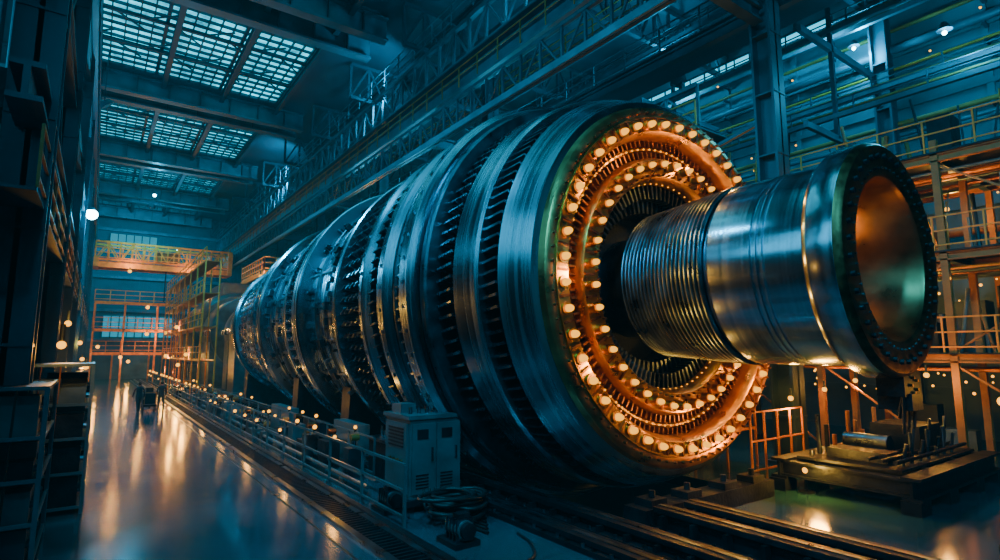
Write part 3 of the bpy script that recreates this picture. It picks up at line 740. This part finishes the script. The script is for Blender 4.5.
# ---------------------------------------------------------------- people
def person(x,y,face,stride,name,shirt):
    e=empty(name); e.location=(x,y,0); e.rotation_euler=(0,0,face)
    V=[];E=[];R=[]
    def nd(p,r,par=None):
        V.append(p);R.append(r)
        if par is not None:E.append((par,len(V)-1))
        return len(V)-1
    pel=nd((0,0,.95),(.17,.12)); wa=nd((0,0,1.12),(.15,.105),pel); ch=nd((0,.01,1.33),(.18,.12),wa); sh=nd((0,0,1.47),(.12,.09),ch); nk=nd((0,.01,1.56),(.055,.055),sh)
    for s in (-1,1):
        st=stride*s
        hp=nd((.1*s,0,.90),(.1,.1),pel); kn=nd((.105*s,st*.18+.03,.50),(.065,.065),hp); an=nd((.11*s,st*.30-.03*(st>0),.1),(.045,.045),kn); nd((.11*s,st*.30+.15,.05),(.045,.035),an)
        so=nd((.2*s,0,1.43),(.065,.065),sh); el=nd((.26*s,-st*.12,1.15),(.05,.05),so); nd((.27*s,-st*.2+.1,.9),(.035,.035),el)
    me=bpy.data.meshes.new('body'); me.from_pydata(V,E,[]); o=bpy.data.objects.new('body',me); col.objects.link(o); o.parent=e
    me.materials.append(shirt)
    sk_=o.modifiers.new('skin','SKIN'); sk_.use_smooth_shade=True
    for i,v in enumerate(me.skin_vertices[0].data): v.radius=R[i]; v.use_root=(i==0)
    su=o.modifiers.new('sub','SUBSURF'); su.levels=2; su.render_levels=2
    m=MB(); m.ball((0,.02,1.67),.1,SKIN,16,12,(.78,.95,1.18)); m.cyl((0,.01,1.5),(0,.01,1.6),.052,SKIN,12)
    m.ball((0,.12,1.66),.018,SKIN,8,6,(.8,1,1.4)); m.box(-.025,.025,.105,.112,1.612,1.618,COPPER)
    for s in (-1,1): m.ball((.033*s,.105,1.685),.011,RUBBER,8,6); m.ball((.08*s,.01,1.67),.022,SKIN,8,6,(.4,.8,1.3))
    m.ball((0,0.0,1.70),.108,HAIR,16,10,(.82,.92,1.0))
    m.obj('head',e,1.5)
    m=MB()
    for s in (-1,1):
        st=stride*s; c=Vector((.27*s,-st*.2+.1,.88)); m.ball(c-Vector((0,0,.03)),.04,SKIN,10,8,(.5,.9,1.1))
        for j,L in enumerate((.07,.08,.075,.06)):
            a=c+Vector((0,-.026+.018*j,-.06)); b=a+Vector((-.006*s,.004,-L*.5)); m.cyl(a,b,.0085,SKIN,6); m.cyl(b,b+Vector((-.012*s,.01,-L*.5)),.0075,SKIN,6)
        a=c+Vector((0,.035,-.02)); m.cyl(a,a+Vector((-.01*s,.03,-.04)),.01,SKIN,6)
        m.ball((.11*s,st*.30+.05,.045),.05,RUBBER,10,6,(.9,2.6,.9))
    m.obj('hands_and_shoes',e,1.5)
person(2.35,40.5,.3,.7,'worker',CLOTH)
person(3.55,41.0,.1,-.6,'worker',mat('dark_overalls',(.03,.035,.04),0,.8))
m=MB()
cx,cy=2.95,41.6
m.box(cx-.35,cx+.35,cy-.9,cy+.9,.3,.42,BLACKST); m.box(cx-.33,cx+.33,cy-.3,cy+.85,.42,1.05,BLACKST); m.box(cx-.2,cx+.2,cy-.1,cy+.5,1.05,1.4,BLACKST)
m.cyl((cx-.3,cy-.85,.4),(cx-.3,cy-1.0,1.15),.025,RUSTY); m.cyl((cx+.3,cy-.85,.4),(cx+.3,cy-1.0,1.15),.025,RUSTY); m.cyl((cx-.3,cy-1.0,1.15),(cx+.3,cy-1.0,1.15),.025,RUSTY)
for sx in (-.38,.3):
    for sy in (-.65,.65): m.cyl((cx+sx,cy+sy,.17),(cx+sx+.08,cy+sy,.17),.17,RUBBER,16)
for sy in (-.65,.65): m.cyl((cx-.3,cy+sy,.17),(cx+.3,cy+sy,.17),.03,STEELD); m.box(cx-.04,cx+.04,cy+sy-.04,cy+sy+.04,.17,.3,BLACKST)
m.obj('utility_cart',smooth=.7)
